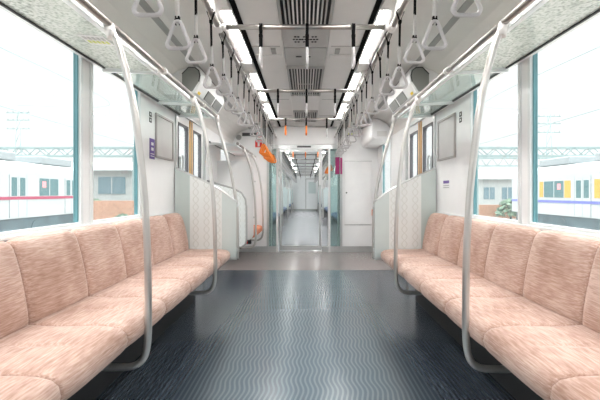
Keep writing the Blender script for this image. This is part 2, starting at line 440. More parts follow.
# end wall fittings -------------------------------------------------
c = thing('cabinet', 'white cabinet door set flush in the end wall right of the doorway', 'cabinet', (.96, YE, .5))
MB().box(.715, 1.215, YE-.016, YE-.0005, .50, 1.66).build('door_panel', M['endwall'], c, bevel=.004)
for zz in (.492, 1.66): MB().box(.715, 1.215, YE-.008, YE, zz, zz+.008).build('shadow_gap', M['grey'], c)
MB().disc((.752, YE-.022, 1.085), .014, 'y', .008).build('lock', M['black'], c)
c = thing('intercom', 'small orange handset unit on the end wall beside the right pole', 'intercom', (1.235, YE, .68))
MB().box(1.215, 1.26, YE-.03, YE, .66, .78).build('body', M['orange'], c, bevel=.006)
MB().box(1.222, 1.253, YE-.036, YE-.03, .70, .74).build('button', M['white'], c)
c = thing('label_plate', 'small yellow green label high on end wall right of doorway', 'label', (.82, YE, 2.15))
MB().box(.75, .90, YE-.006, YE, 2.150, 2.180).build('plate', M['lime'], c)
MB().box(.795, .84, YE-.010, YE-.006, 2.128, 2.17).build('mark', M['black'], c)
c = thing('air_grille', 'black slotted grille high on end wall left of doorway', 'grille', (-1.03, YE, 2.14))
MB().box(-1.165, -.895, YE-.008, YE, 2.125, 2.185).build('frame', M['grey'], c)
for j in range(3): MB().box(-1.155, -.905, YE-.012, YE-.008, 2.130+j*.018, 2.144+j*.018).build('slat', M['black'], c)
c = thing('speaker', 'round grey speaker high on end wall beside the black grille', 'speaker', (-1.235, YE, 2.05))
MB().disc((-1.225, YE-.02, 2.10), .05, 'y', .02).build('body', M['ventgrey'], c)
MB().disc((-1.225, YE-.024, 2.10), .036, 'y', .005).build('mesh_cover', M['grey'], c)
c = thing('sign', 'round no smoking sign in pale red on end wall', 'sign', (-.845, YE, 2.11))
ring = MB(); ring.tube([(-.845+.05*math.cos(a*PI/12), YE-.006, 2.155+.05*math.sin(a*PI/12)) for a in range(24)], .006, 6, True)
ring.box(-.88, -.81, YE-.008, YE-.002, 2.150, 2.160); ring.build('ring', M['pink'], c)
MB().disc((-.845, YE-.004, 2.155), .048, 'y', .004).build('plate', M['white'], c)
MB().box(-.87, -.82, YE-.006, YE-.004, 2.162, 2.172).build('cigarette', M['grey'], c)
c = thing('sign', 'red fire extinguisher sign with white symbol on end wall', 'sign', (-.86, YE, 1.92))
MB().box(-.925, -.795, YE-.006, YE, 1.92, 2.045).build('plate', M['red'], c)
w = MB().box(-.880, -.840, YE-.009, YE-.006, 1.935, 1.995).disc((-.860, YE-.009, 1.998), .02, 'y', .003, 12).box(-.895, -.860, YE-.009, YE-.006, 2.012, 2.020)
w.build('symbol', M['white'], c)
MB().box(-.915, -.805, YE-.006, YE, 2.055, 2.068).build('caption_strip', M['grey'], c)

# ------------------------------------------------------------------ benches
def offset_poly(poly, d):
    n = len(poly); out = []
    area = sum(poly[i][0]*poly[(i+1) % n][1]-poly[(i+1) % n][0]*poly[i][1] for i in range(n))
    sg = 1 if area > 0 else -1
    for i in range(n):
        a = Vector(poly[i-1]); b = Vector(poly[i]); c = Vector(poly[(i+1) % n])
        e1 = (b-a).normalized(); e2 = (c-b).normalized()
        nn = Vector((-(e1.y+e2.y), e1.x+e2.x))*sg
        nn.normalize()
        out.append((b.x+nn.x*d, b.y+nn.y*d))
    return out
SEATP = [(1.16,.40),(.83,.40),(.785,.405),(.758,.425),(.748,.455),(.755,.488),(.780,.508),(.83,.519),(.90,.522),(.97,.520),(1.05,.519),(1.12,.522),(1.18,.526),(1.20,.50),(1.20,.42)]
BACKP = [(1.165,.505),(1.160,.54),(1.166,.60),(1.180,.68),(1.198,.76),(1.212,.81),(1.224,.846),(1.240,.868),(1.262,.880),(1.288,.876),(1.305,.855),(1.305,.62),(1.305,.505)]
def cushion(mb, s, prof, y0, y1, dip=0.0, cornerfar=0.0):
    ys = [(y0, .016), (y0+.003, .008), (y0+.010, .002), (y0+.03, -.001), (y0+.07, -.003), (y0+.14, -.004)] if dip else [(y0, .042), (y0+.004, .020), (y0+.013, .007), (y0+.035, 0), (y0+.07, -.004), (y0+.14, -.008)]
    ym = (y0+y1)/2
    e = -.004 if dip else -.009
    core = [(ym-.035, e, 0), (ym-.015, e, .45), (ym, e, 1), (ym+.015, e, .45), (ym+.035, e, 0)]
    S = [(y, d, 0) for y, d in ys] + core + [(y0+y1-y, d, 0) for y, d in reversed(ys)]
    secs = []
    for y, d, g in S:
        P = offset_poly(prof, d)
        if g and dip:
            P = [((x, z-dip*g) if (z > .51 and .88 < x < 1.09) else (x, z)) for x, z in P]
        if cornerfar:
            t = max(0, (y-(y1-cornerfar))/cornerfar)
            drop = cornerfar*(1-math.sqrt(max(0, 1-t*t)))
            P = [(x, z-drop*max(0, min(1, (z-.6)/.29))) for x, z in P]
        secs.append([(s*x, y, z) for x, z in P])
    mb.loft(secs)
    return mb
def bench(s, y1, n, pitch, fab, name, label, group=None):
    y0 = y1-n*pitch
    r = thing(name, label, 'bench', (s*1.0, (y0+y1)/2, 0), group)
    for i in range(n):
        a = y1-(i+1)*pitch
        cushion(MB(), s, SEATP, a+.001, a+pitch-.001, dip=.007).build('seat_cushion', fab, r)
        cushion(MB(), s, BACKP, a+.001, a+pitch-.001, cornerfar=.075 if i == 0 else 0).build('backrest_cushion', fab, r)
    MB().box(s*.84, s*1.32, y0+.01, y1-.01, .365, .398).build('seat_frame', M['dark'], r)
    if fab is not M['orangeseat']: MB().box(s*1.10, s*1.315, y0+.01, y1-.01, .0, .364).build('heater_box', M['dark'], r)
    else: MB().box(s*1.24, s*1.315, y0+.01, y1-.01, .0, .364).build('heater_box', M['wall'], r)
    return r
bench(-1, 4.01, 7, .462, M['fabric'], 'bench_seat', 'long pink corduroy bench under the windows on the left wall')
bench(1, 4.01, 7, .462, M['fabric'], 'bench_seat', 'long pink corduroy bench under the windows on the right wall')
bench(-1, 7.05, 2, .51, M['orangeseat'], 'bench_seat', 'short salmon orange bench beyond the left side door')

# ------------------------------------------------------------------ partitions
def partition(s, y, label):
    r = thing('partition', label, 'partition', (s*1.0, y, 0))
    top = [(.700,.985),(.745,1.015),(.80,1.062),(.88,1.115),(1.0,1.180),(1.15,1.250),(1.318,1.325)]
    def zt(x):
        for (a, za), (b, zb) in zip(top, top[1:]):
            if a <= x <= b: return za+(zb-za)*(x-a)/(b-a)
        return top[-1][1]
    def strip(x0, x1):
        xs = [x0]+[a for a, _ in top if x0 < a < x1]+[x1]
        return [(s*x0, .43), (s*x1, .43)]+[(s*x, zt(x)) for x in reversed(xs)]
    y0, y1 = y-.012, y+.012
    MB().prism(strip(.845, 1.17), 'y', y0, y1).build('pattern_panel', M['pattern'], r)
    MB().prism(strip(1.17, 1.318), 'y', y0, y1).build('wall_panel', M['greypane'], r)
    MB().prism(strip(.700, .845), 'y', y0, y1).build('aisle_panel', M['palepane'], r)
    mb = MB().tube([(s*x, y, z+.004) for x, z in top], .014, 8)
    mb.build('top_trim', M['alu'], r)
    MB().box(s*.70, s*1.318, y-.014, y+.014, .405, .43).build('bottom_trim', M['alu'], r)
    return r
partition(-1, 4.055, 'pale partition with leaf pattern at the far end of the left pink bench')
partition(1, 4.055, 'pale partition with leaf pattern at the far end of the right pink bench')
# loop framed partition beyond the left door
r = thing('partition', 'leaf patterned partition in a rounded tube loop beyond left side door', 'partition', (-1.0, 5.32, 0))
loop = [(1.31,.42),(.86,.36),(.80,.40),(.785,.46),(.785,.90),(.80,1.0),(.85,1.08),(.95,1.14),(1.31,1.24)]
MB().prism([(-x, z) for x, z in loop], 'y', 5.312, 5.328).build('pattern_panel', M['pattern'], r)
MB().tube([(-x, 5.32, z) for x, z in loop], .014, 8).build('loop_tube', M['ventgrey'], r)

# ------------------------------------------------------------------ poles
def crv(pts, n=5):
    P = [Vector(p) for p in pts]; out = []
    for i in range(len(P)-1):
        p0 = P[max(i-1, 0)]; p1 = P[i]; p2 = P[i+1]; p3 = P[min(i+2, len(P)-1)]
        for j in range(n):
            t = j/n
            out.append(.5*((2*p1)+(p2-p0)*t+(2*p0-5*p1+4*p2-p3)*t*t+(3*p1-p0-3*p2+p3)*t**3))
    out.append(P[-1]); return out
def seat_pole(s, y, label, ztop=1.865, mid=0.0, name='grab_pole'):
    r = thing(name, label, 'pole', (s*.74, y, 0))
    dz = ztop-1.85
    pts = [(.912,1.835+dz),(.868+mid*.4,1.74+dz),(.808+mid*.8,1.517+dz*.7),(.774+mid,1.28+dz*.4),(.750+mid,1.05),(.737+mid,.80),(.733+mid,.55),(.735+mid,.40),(.752+mid,.315),(.80+mid*.5,.275),(.88,.268),(.955,.268)]
    MB().tube([(s*p.x, y, p.y) for p in crv([Vector((a, b)) for a, b in pts])], .0165, 12).build('tube', M['polesteel'], r)
    MB().tube([(s*.918, y, ztop+.0), (s*.900, y, ztop-.062)], .024, 12).build('upper_clamp', M['joint'], r)
    MB().tube([(s*.955, y, .255), (s*.955, y, .366)], .018, 10).box(s*.94, s*1.0, y-.02, y+.02, .355, .3645).build('lower_bracket', M['steel'], r)
    return r
seat_pole(-1, 1.865, 'curved steel pole nearest on the left, in front of the left bench')
seat_pole(1, 1.845, 'curved steel pole nearest on the right, in front of the right bench', mid=.006)
seat_pole(-1, 3.25, 'curved steel pole just before the partition of the left bench')
seat_pole(1, 3.25, 'curved steel pole just before the partition of the right bench')
seat_pole(-1, 5.90, 'slim curved pole in front of the short orange bench, nearer one', ztop=1.745)
seat_pole(-1, 6.90, 'slim curved pole in front of the short orange bench, by end wall', ztop=1.745)
def door_pole(s, label):
    y = 4.10
    r = thing('grab_pole', label, 'pole', (s*.70, y, 0))
    pts = [(.912,1.855),(.895,1.77),(.845,1.60),(.790,1.40),(.745,1.20),(.712,1.0),(.700,.85),(.697,.60),(.697,.41)]
    MB().tube([(s*p.x, y, p.y) for p in crv([Vector((a, b)) for a, b in pts])], .0165, 12).build('tube', M['polesteel'], r)
    MB().tube([(s*.914, y, 1.875), (s*.900, y, 1.80)], .024, 12).build('upper_clamp', M['joint'], r)
    for z in (.50, .95): MB().box(s*.690, s*.715, y-.045, y, z-.015, z+.015).build('side_clip', M['alu'], r)
door_pole(-1, 'curved steel door pole fixed to the edge of the left partition')
door_pole(1, 'curved steel door pole fixed to the edge of the right partition')

# ------------------------------------------------------------------ luggage racks
def rack(s, y0, y1, z, label, brackets, mat_rows, clips):
    r = thing('luggage_rack', label, 'rack', (s*1.1, (y0+y1)/2, z))
    MB().tube([(s*.912, y0, z), (s*.912, y1, z)], .0165, 12).build('front_rail', M['steel'], r)
    MB().box(s*.945, s*.970, y0, y1, z-.018, z+.012).build('front_edge', M['winframe'], r)
    MB().box(s*1.292, s*1.318, y0, y1, z+.012, z+.048).build('rear_edge', M['winframe'], r)
    MB().box(s*1.280, s*1.292, y0, y1, z+.010, z+.030).build('rear_gasket', M['dark'], r)
    for (a, b, m) in mat_rows:
        MB().prism([(s*.97, z-.008), (s*.97, z), (s*1.285, z+.026), (s*1.285, z+.018)], 'y', a+.012, b-.012).build('shelf_glass', m, r)
    for y in brackets:
        MB().prism([(s*.93, z-.022), (s*.93, z+.002), (s*1.30, z+.020), (s*1.30, z-.008)], 'y', y-.011, y+.011).build('bracket', M['winframe'], r)
    for y in clips:
        MB().tube([(s*.912, y-.016, z), (s*.912, y+.016, z)], .023, 12).box(s*.915, s*.948, y-.012, y+.012, z-.012, z+.004).build('rail_clip', M['joint'], r)
    return r
for s in (-1, 1):
    rack(s, .15, 4.13, 1.865, 'glass luggage rack above the long bench on the %s wall' % SIDE[s], (.9, 2.57, 3.50, 4.10),
         [(.15, .9, M['rack']), (.9, 2.57, M['rack']), (2.57, 3.50, M['rackclear']), (3.50, 4.10, M['rackclear'])], (1.40, 2.57, 3.56))
rack(-1, 5.36, 7.30, 1.745, 'lower white luggage rack above the short orange bench', (5.45, 6.4, 7.25), [(5.38, 6.4, M['white']), (6.4, 7.28, M['white'])], (5.42, 6.4))
st = thing('sticker', 'white sticker with green lettering under the left luggage rack', 'sticker', (-1.09, 2.06, 1.845))
def rack_quad(x0, x1, y0, y1, lift):
    f = lambda x: 1.865-.008+(x-.97)*(.026/.315)-lift
    v = [(-x0, y0, f(x0)), (-x1, y0, f(x1)), (-x1, y1, f(x1)), (-x0, y1, f(x0))]
    w = [(a, b, c-.0012) for a, b, c in v]
    return MB().add(v+w, [(0,1,2,3),(7,6,5,4),(0,4,5,1),(1,5,6,2),(2,6,7,3),(3,7,4,0)])
rack_quad(1.01, 1.14, 1.99, 2.12, .001).build('paper', M['white'], st)
for j in range(2):
    for q in range(5):
        rack_quad(1.02+q*.023, 1.034+q*.023, 2.010+j*.05, 2.045+j*.05, .0023).build('lettering', M['lime'] if j else M['ventgrey'], st)

# ------------------------------------------------------------------ wall furniture
def wallbox(mb, s, y0, y1, z0, z1, t0, t1): return mb.box(s*(HW-t0), s*(HW-t1), y0, y1, z0, z1)
for s in (-1, 1):
    p = thing('poster_frame', 'thin framed faded poster on the %s wall between window and door' % SIDE[s], 'poster', (s*HW, 3.76, 1.40))
    a, b, z0, z1 = 3.53, 3.99, 1.395, 1.79
    mb = MB(); q = .018
    wallbox(mb, s, a, a+q, z0, z1, 0, .016); wallbox(mb, s, b-q, b, z0, z1, 0, .016); wallbox(mb, s, a+q, b-q, z0, z0+q, 0, .016); wallbox(mb, s, a+q, b-q, z1-q, z1, 0, .016)
    mb.build('frame', M['posterframe'], p)
    wallbox(MB(), s, a+q, b-q, z0+q, z1-q, 0, .006).build('poster', M['poster'], p)
    c = thing('pictogram', 'pair of small black pictograms beside the %s window' % SIDE[s], 'sign', (s*HW, 3.43, 1.68))
    for zz in (1.705, 1.755):
        mb = MB(); wallbox(mb, s, 3.405, 3.455, zz-.020, zz+.020, 0, .002); mb.build('symbol', M['black'], c)
        mb = MB(); wallbox(mb, s, 3.42, 3.44, zz-.008, zz+.010, .002, .003); mb.build('figure', M['white'], c)
c = thing('sign', 'purple priority sign with white figures below the left pictograms', 'sign', (-HW, 3.46, 1.38))
wallbox(MB(), -1, 3.41, 3.52, 1.375, 1.55, 0, .003).build('plate', M['purple'], c)
for zz in (1.505, 1.46):
    mb = MB(); wallbox(mb, -1, 3.44, 3.49, zz-.013, zz+.013, .003, .0045); mb.build('figure', M['white'], c)
mb = MB(); wallbox(mb, -1, 3.425, 3.505, 1.395, 1.402, .003, .0045); wallbox(mb, -1, 3.425, 3.505, 1.415, 1.422, .003, .0045); mb.build('lettering', M['white'], c)
c = thing('label_plate', 'small dark label over lines of text on right wall beside partition', 'label', (HW, 3.77, 1.14))
wallbox(MB(), 1, 3.68, 3.86, 1.115, 1.205, 0, .002).build('plate', M['white'], c)
wallbox(MB(), 1, 3.70, 3.85, 1.170, 1.197, .002, .004).build('dark_band', M['purple'], c)
mb = MB()
for zz in (1.150, 1.132): wallbox(mb, 1, 3.70, 3.85, zz-.003, zz+.003, .002, .004)
mb.build('lettering', M['grey'], c)

# displays over the side doors
for s in (-1, 1):
    r = thing('door_display', 'white display housing with grey screens above the %s side door' % SIDE[s], 'display', (s*1.2, 4.6, 2.0))
    P0 = [(1.316, 1.99), (1.06, 1.99), (1.02, 2.01), (.965, 2.10), (.952, 2.17), (.968, 2.225), (1.01, 2.258), (1.07, 2.262), (1.316, 2.20)]
    def sc(y, k):
        return [(s*(1.20+(x-1.20)*k) if x < 1.3 else s*x, y, 2.13+(z-2.13)*k) for x, z in P0]
    MB().loft([sc(3.70, .97), sc(3.715, 1), sc(4.68, 1), sc(4.74, .9), sc(4.78, .7)], sm=False).build('housing', M['white'], r)
    inner = [(1.14, 2.02), (1.045, 2.02), (.985, 2.11), (.975, 2.165), (.985, 2.21), (1.02, 2.238), (1.08, 2.24), (1.14, 2.18)]
    MB().prism([(s*x, z) for x, z in inner], 'y', 3.692, 3.6995).build('end_cap', M['screen'], r)
    MB().tube([(s*x, 3.694, z) for x, z in inner[2:]], .006, 6).build('cap_trim', M['black'], r)
    # sloping aisle face runs from (1.02,2.01) to (.965,2.10)
    nx, nz = -.853, -.522
    def slab(y0, y1, u0, u1, t, name, m):
        pt = lambda u, d: (s*(1.02-.055*u+nx*d), 2.01+.09*u+nz*d)
        MB().prism([pt(u0, .0005), pt(u1, .0005), pt(u1, t), pt(u0, t)], 'y', y0, y1).build(name, m, r)
    slab(3.98, 4.26, .05, .95, .008, 'screen', M['screen'])
    slab(4.32, 4.62, .05, .95, .008, 'screen', M['screen'])
    slab(3.76, 3.83, .05, .30, .003, 'sticker', M['yellow'])
    dm = MB()
    rings = [[(s*(.958-.05*math.sin(t)*1.0), 3.86+.07*math.cos(t)*math.cos(2*PI*j/14), 2.16+.055*math.cos(t)*math.sin(2*PI*j/14)) for j in range(14)] for t in [0, .35, .7, 1.05, 1.4]]
    dm.loft(rings); dm.build('dome', M['white'], r)

# equipment box high in the far right corner, grab bar in the wheelchair space
r = thing('equipment_box', 'white rounded overhead box in the far right corner by end wall', 'box', (1.17, 6.8, 1.9))
prof = [(1.02, 2.235), (1.02, 1.97), (1.035, 1.93), (1.07, 1.91), (1.3285, 1.91), (1.318, 2.05), (1.26, 2.14), (1.15, 2.21)]
MB().prism(prof, 'y', 6.15, 7.33).build('body', M['wall'], r, bevel=.012)
MB().box(1.10, 1.25, 6.142, 6.15, 1.95, 2.03).build('access_panel', M['ceil'], r)
r = thing('grab_bar', 'horizontal steel grab bar on the far right wall under the window', 'grab bar', (1.28, 6.7, 1.0))
MB().tube(crv([(1.32, 6.15, .99), (1.26, 6.17, .99), (1.25, 6.25, .99), (1.25, 7.15, .99), (1.26, 7.23, .99), (1.32, 7.25, .99)], 4), .0145, 10).build('bar', M['steel'], r)
for y in (6.15, 7.25): MB().disc((1.312, y, .99), .03, 'x', .012).build('flange', M['alu'], r)
# milky screen between pole and wall at the short bench
r = thing('side_screen', 'tall milky white screen behind the nearer pole of the orange bench', 'screen', (-1.0, 5.95, 0))
poly = [(1.31,.375),(.86,.375),(.80,.40),(.772,.46),(.772,1.38),(.79,1.47),(.84,1.535),(.92,1.56),(1.31,1.56)]
MB().prism([(-x, z) for x, z in poly], 'y', 5.945, 5.955).build('panel', M['screenwhite'], r)
for z in (.72, 1.25): MB().box(-.775, -.735, 5.90, 5.957, z-.012, z+.012).build('clip', M['alu'], r)
e = thing('release_box', 'small black box with red end under front of the milky white screen', 'box', (-.84, 5.90, .33))
MB().box(-.90, -.80, 5.87, 5.944, .33, .385).build('body', M['black'], e, bevel=.006)
MB().box(-.89, -.85, 5.862, 5.87, .335, .38).build('cover', M['red'], e)

# ------------------------------------------------------------------ ceiling lamps and vents
for s in (-1, 1):
    for i, (a, b) in enumerate(((-1.55, -.5), (-.1, .95), (1.29, 2.34), (2.69, 3.70), (4.10, 5.22), (5.50, 6.62))):
        if b < 2.4:
            lab = 'ceiling lamp overhead beside the camera, %s row' % SIDE[s]
            grp = 'ceiling lamps overhead out of view, %s row' % SIDE[s]
        else:
            lab = ('nearest lit strip lamp', 'middle lit strip lamp', 'farthest lit strip lamp')[i-3] + ' in the %s ceiling row' % SIDE[s]
            grp = None
        r = thing('ceiling_light', lab, 'ceiling light', (s*.56, (a+b)/2, CZ), grp)
        MB().box(s*.498, s*.604, a-.03, b+.03, CZ-.004, CZ+.03).build('housing', M['ceil'], r)
        MB().box(s*.512, s*.562, a, b, CZ-.012, CZ-.004).build('diffuser', M['lamp'], r)
    # white blank covers between lamps
    for (a, b) in ((3.735, 4.065), (5.255, 5.465), (6.655, 7.33), (2.375, 2.655)):
        o = MB().box(s*.500, s*.604, a, b, CZ-.020, CZ+.03).build('trim_%d' % k, M['ceil'], bevel=.004); struct(o); k += 1

def ceiling_vent(y0, y1, label):
    r = thing('ceiling_vent', label, 'vent', (0, (y0+y1)/2, CZ))
    W = .165
    MB().box(-W, W, y0, y1, CZ-.004, CZ-.001).build('backing', M['dark'], r)
    MB().box(-W-.018, -W, y0-.01, y1+.01, CZ-.03, CZ-.001).box(W, W+.018, y0-.01, y1+.01, CZ-.03, CZ-.001).box(-W, W, y0-.01, y0, CZ-.03, CZ-.001).box(-W, W, y1, y1+.01, CZ-.03, CZ-.001).build('frame', M['ventgrey'], r)
    for i in range(11):
        x = -W+.0275*(i+1)
        w = .009 if 3 <= i <= 7 else .011
        MB().box(x-w/2, x+w/2, y0, y1, CZ-.028, CZ-.006).build('slat', M['ceil'] if 2 <= i <= 8 else M['ventgrey'], r)
    n = max(2, int((y1-y0)/.45))
    for j in range(1, n):
        y = y0+(y1-y0)*j/n
        MB().box(-.075, .075, y-.012, y+.012, CZ-.0305, CZ-.028).build('cross_slat', M['ventgrey'], r)
ceiling_vent(1.75, 2.93, 'long slatted air vent in the ceiling, nearest one')
ceiling_vent(3.87, 4.95, 'long slatted air vent in the ceiling, middle one')
ceiling_vent(5.95, 6.75, 'slatted air vent in the ceiling nearest the end wall')
for s in (-1, 1):
    o = MB().box(s*.188, s*.205, YB, YE, CZ-.012, CZ+.002).build('trim_%d' % k, M['ceil']); struct(o); k += 1
r = thing('speaker_plate', 'grey ceiling plate with rings of speaker holes', 'speaker', (0, 3.17, CZ))
MB().box(-.18, .18, 2.96, 3.34, CZ-.012, CZ-.001).build('plate', M['ventgrey'], r)
for cx in (-.068, .0, .068):
    for hx, hy in [(0, 0)]+[(.024*math.cos(j*PI/3), .060*math.sin(j*PI/3)) for j in range(6)]:
        MB().disc((cx+hx, 3.17+hy, CZ-.0145), .010, 'z', .004, 8).build('speaker_hole', M['belt'], r)
r = thing('ceiling_plate', 'grey ceiling plate with two small black slots', 'plate', (0, 3.6, CZ))
MB().box(-.18, .18, 3.37, 3.84, CZ-.012, CZ-.001).build('plate', M['ventgrey'], r)
MB().box(-.085, -.035, 3.56, 3.58, CZ-.016, CZ-.012).box(.015, .045, 3.56, 3.58, CZ-.016, CZ-.012).build('slots', M['black'], r)
for s in (-1, 1):
    o = MB().box(s*.255, s*.295, 3.40, 3.52, CZ-.010, CZ-.001).build('ceiling_hatch', M['grey'], origin=(s*.275, 3.46, CZ)); tag(o, 'small grey ceiling hatch %s of the central plate' % SIDE[s], 'hatch')

# ------------------------------------------------------------------ strap rails, cross bars and straps
XR, ZR, RR = .535, 2.10, .0155
BARS = (.85, 2.46, 4.0, 5.55)
BARS = (2.46, 4.0, 5.55)
for s in (-1, 1):
    r = thing('strap_rail', 'long steel rail for hanging straps, %s of the aisle' % SIDE[s], 'rail', (s*XR, 3, ZR))
    MB().tube([(s*XR, -.6, ZR), (s*XR, 7.33, ZR)], RR, 10).build('rail', M['steel'], r)
    for y in BARS + (7.0, .3):
        h = r
        MB().tube([(s*XR, y, ZR), (s*(XR+.03), y, ZR+.06), (s*(XR+.06), y, CZ-.03)], .020, 10, rs=[.022, .024, .034]).box(s*(XR+.02), s*(XR+.10), y-.05, y+.05, CZ-.040, CZ-.026).build('hanger', M['joint'], r)
        MB().tube([(s*XR, y-.035, ZR), (s*XR, y+.035, ZR)], .0235, 12).build('rail_joint', M['joint'], r)
for y, lab in zip(BARS, ('nearest steel cross bar spanning between the strap rails', 'middle steel cross bar spanning between the strap rails', 'farthest steel cross bar, with the orange straps')):
    b = thing('cross_bar', lab, 'bar', (0, y, ZR))
    MB().tube([(-XR+.03, y, ZR), (XR-.03, y, ZR)], RR, 10).build('bar', M['steel'], b)
    for s in (-1, 1): MB().tube([(s*(XR-.05), y, ZR), (s*(XR-.0236), y, ZR)], .0215, 10).build('end_socket', M['joint'], b)

def strap_proto(belt, sleeve, mh, ms, name='hanging_strap'):
    r = bpy.data.objects.new(name, None); COL.objects.link(r)
    mb = MB(); z0 = -.05
    # belt looped over the rail, two legs meeting at a knot, then one strip
    arc = [(.019*math.cos(t), .019*math.sin(t)) for t in [PI*j/8 for j in range(9)]]
    out = [(.0, z0)] + arc + [(-.0, z0)]
    inn = [(x*.86, z*.86 if z > 0 else z) for x, z in out]
    for w in range(len(out)-1):
        a, b2 = out[w], out[w+1]; th = .0035
        def nrm(p): 
            l = math.hypot(*p) or 1
            return (p[0]*(1+th/l) if p[1] > z0+.001 else p[0]+(th if w == 0 else -th), p[1]*(1+th/l) if p[1] > z0+.001 else p[1])
        A, B = nrm(a), nrm(b2)
        mb.prism([a, b2, B, A], 'y', -.010, .010)
    mb.box(-.004, .004, -.011, .011, -belt, z0+.004)
    mb.box(-.008, .008, -.012, .012, z0-.012, z0+.004)
    mb.build('belt', M['belt'], r)
    zb = -belt
    if sleeve:
        mb = MB(); mb.prism([(.009*math.cos(2*PI*j/12), .0075*math.sin(2*PI*j/12)) for j in range(12)], 'z', zb-sleeve, zb+.006)
        mb.build('sleeve', ms, r); zb -= sleeve
    MB().box(-.009, .009, -.007, .007, zb-.004, zb+.008).box(-.0115, -.006, -.005, .005, zb-.028, zb-.003).box(.006, .0115, -.005, .005, zb-.028, zb-.003).build('connector', M['belt'], r)
    zt = zb-.012; hb = zt-.112; w = .044
    key = [(0, zt), (.012, zt-.006), (.030, zt-.050), (w-.004, hb+.036), (w+.002, hb+.018), (w-.006, hb+.004), (w-.020, hb), (0, hb), (-w+.020, hb), (-w+.006, hb+.004), (-w-.002, hb+.018), (-w+.004, hb+.036), (-.030, zt-.050), (-.012, zt-.006)]
    pts = []
    n = len(key)
    for i in range(n):
        p0, p1, p2, p3 = [Vector(key[(i+d) % n]) for d in (-1, 0, 1, 2)]
        for j in range(3):
            t = j/3; q = .5*((2*p1)+(p2-p0)*t+(2*p0-5*p1+4*p2-p3)*t*t+(3*p1-p0-3*p2+p3)*t**3); pts.append((q.x, 0, q.y))
    MB().tube(pts, .012 if mh is M['orange'] else .0078, 8, True).build('handle', mh, r)
    return r
def setstrap(o, loc, rz, label, group, tilt=0.0):
    o.location = loc; o.rotation_euler = (0, tilt, rz); o['label'] = label; o['category'] = 'strap'
    if group: o['group'] = group
protos = {}
def strap(kind, loc, rz, label, group=None, tilt=0.0):
    args = {'long': (.195, .105, M['handle'], M['strapwhite']), 'short': (.118, 0, M['handle'], M['strapwhite']),
            'shortorange': (.085, 0, M['orange'], M['orange']), 'mid': (.155, .105, M['handle'], M['strapwhite']),
            'longorange': (.295, .105, M['orange'], M['strapwhite'])}[kind]
    if kind not in protos:
        o = protos[kind] = strap_proto(*args)
    else: o = copy_tree(protos[kind])
    setstrap(o, loc, rz, label, group, tilt)
    return o
ORD = ['first', 'second', 'third', 'fourth', 'fifth', 'sixth', 'seventh', 'eighth', 'ninth', 'tenth', 'eleventh', 'twelfth', 'thirteenth', 'fourteenth', 'fifteenth', 'sixteenth', 'seventeenth', 'eighteenth', 'nineteenth', 'twentieth']
YS = [1.34, 1.65, 1.95, 2.26, 2.58, 2.88, 3.20, 3.50, 3.80, 4.18, 4.42, 4.66]
YO = [5.02, 5.18, 5.34, 5.75, 5.93, 6.11, 6.29, 6.5]
for s in (-1, 1):
    for i, y in enumerate(YS):
        strap('mid' if i % 2 == 0 and i else 'long', (s*XR, y, ZR), 0, 'white handled hanging strap on the %s rail, %s from the camera' % (SIDE[s], ORD[i]), 'white straps on the %s rail' % SIDE[s], random.uniform(-.03, .03))
    for i, y in enumerate(YO):
        if s < 0:
            strap('longorange', (s*XR, y, ZR), 0, 'orange hanging strap on the left rail, %s of the orange ones' % ORD[i], 'orange straps on the left rail', random.uniform(-.03, .03))
        else:
            strap('long', (s*XR, y, ZR), 0, 'white handled hanging strap on the right rail, %s from the camera' % ORD[i+len(YS)], 'white straps on the right rail', random.uniform(-.03, .03))
for bi, (y, bn) in enumerate(zip(BARS, ('nearest', 'middle', 'farthest'))):
    for x, xn in ((-.275, 'left'), (.01, 'centre'), (.295, 'right')):
        kd = 'shortorange' if (bi == 2 and x < .2) else 'short'
        strap(kd, (x, y, ZR), PI/2, '%s short strap at the %s of the %s cross bar' % ('orange' if kd == 'shortorange' else 'white', xn, bn), 'short straps on the %s cross bar' % bn)

# ------------------------------------------------------------------ gangway and the next car
Y2, Y3 = 8.15, 24.2
gw = MB().box(-.72, .70, YE+.06, Y2, -.06, .0).build('floor.001', M['floor2']); struct(gw)
gw = MB().box(-.76, -.70, YE+.06, Y2, -.02, 2.05).box(.68, .74, YE+.06, Y2, -.02, 2.05).build('wall_gangway', M['grey']); struct(gw)
gw = MB().box(-.76, .74, YE+.06, Y2, 2.0, 2.06).build('ceiling.001', M['grey']); struct(gw)
struct(MB().box(-1.38, 1.38, Y2, Y3, -.06, 0).build('floor.002', M['floor2']))
ceiling_prof(Y2, Y3, 'ceiling.002', M['ceil'], M['cove'])
nw = []
y = Y2+.9
while y < Y3-2.4:
    nw.append((y, y+2.5)); y += 3.0
for s in (-1, 1):
    side_wall(s, 'wall_%s.001' % SIDE[s], Y2, Y3, nw, None, M['wall'])
    for (a, b) in nw:
        r = structroot('window_%d' % wn, (s*HW, (a+b)/2, ZS)); wn += 1
        MB().box(s*(HW-.01), s*(HW+.04), a, a+.03, ZS, ZT).box(s*(HW-.01), s*(HW+.04), b-.03, b, ZS, ZT).box(s*(HW-.01), s*(HW+.04), a+.03, b-.03, ZS, ZS+.03).box(s*(HW-.01), s*(HW+.04), a+.03, b-.03, ZT-.03, ZT).build('window_frame', M['winframe'], r)
        MB().box(s*(HW+.018), s*(HW+.022), a+.03, b-.03, ZS+.03, ZT-.03).build('window_pane', M['glass'], r)
struct(MB().box(-1.4, -.69, Y2, Y2+.06, 0, 2.4).box(.655, 1.4, Y2, Y2+.06, 0, 2.4).box(-.69, .655, Y2, Y2+.06, 1.93, 2.4).build('wall_end.001', M['endwall']))
struct(MB().box(-1.4, 1.4, Y3, Y3+.06, 0, 2.4).build('wall_end.002', M['endwall']))
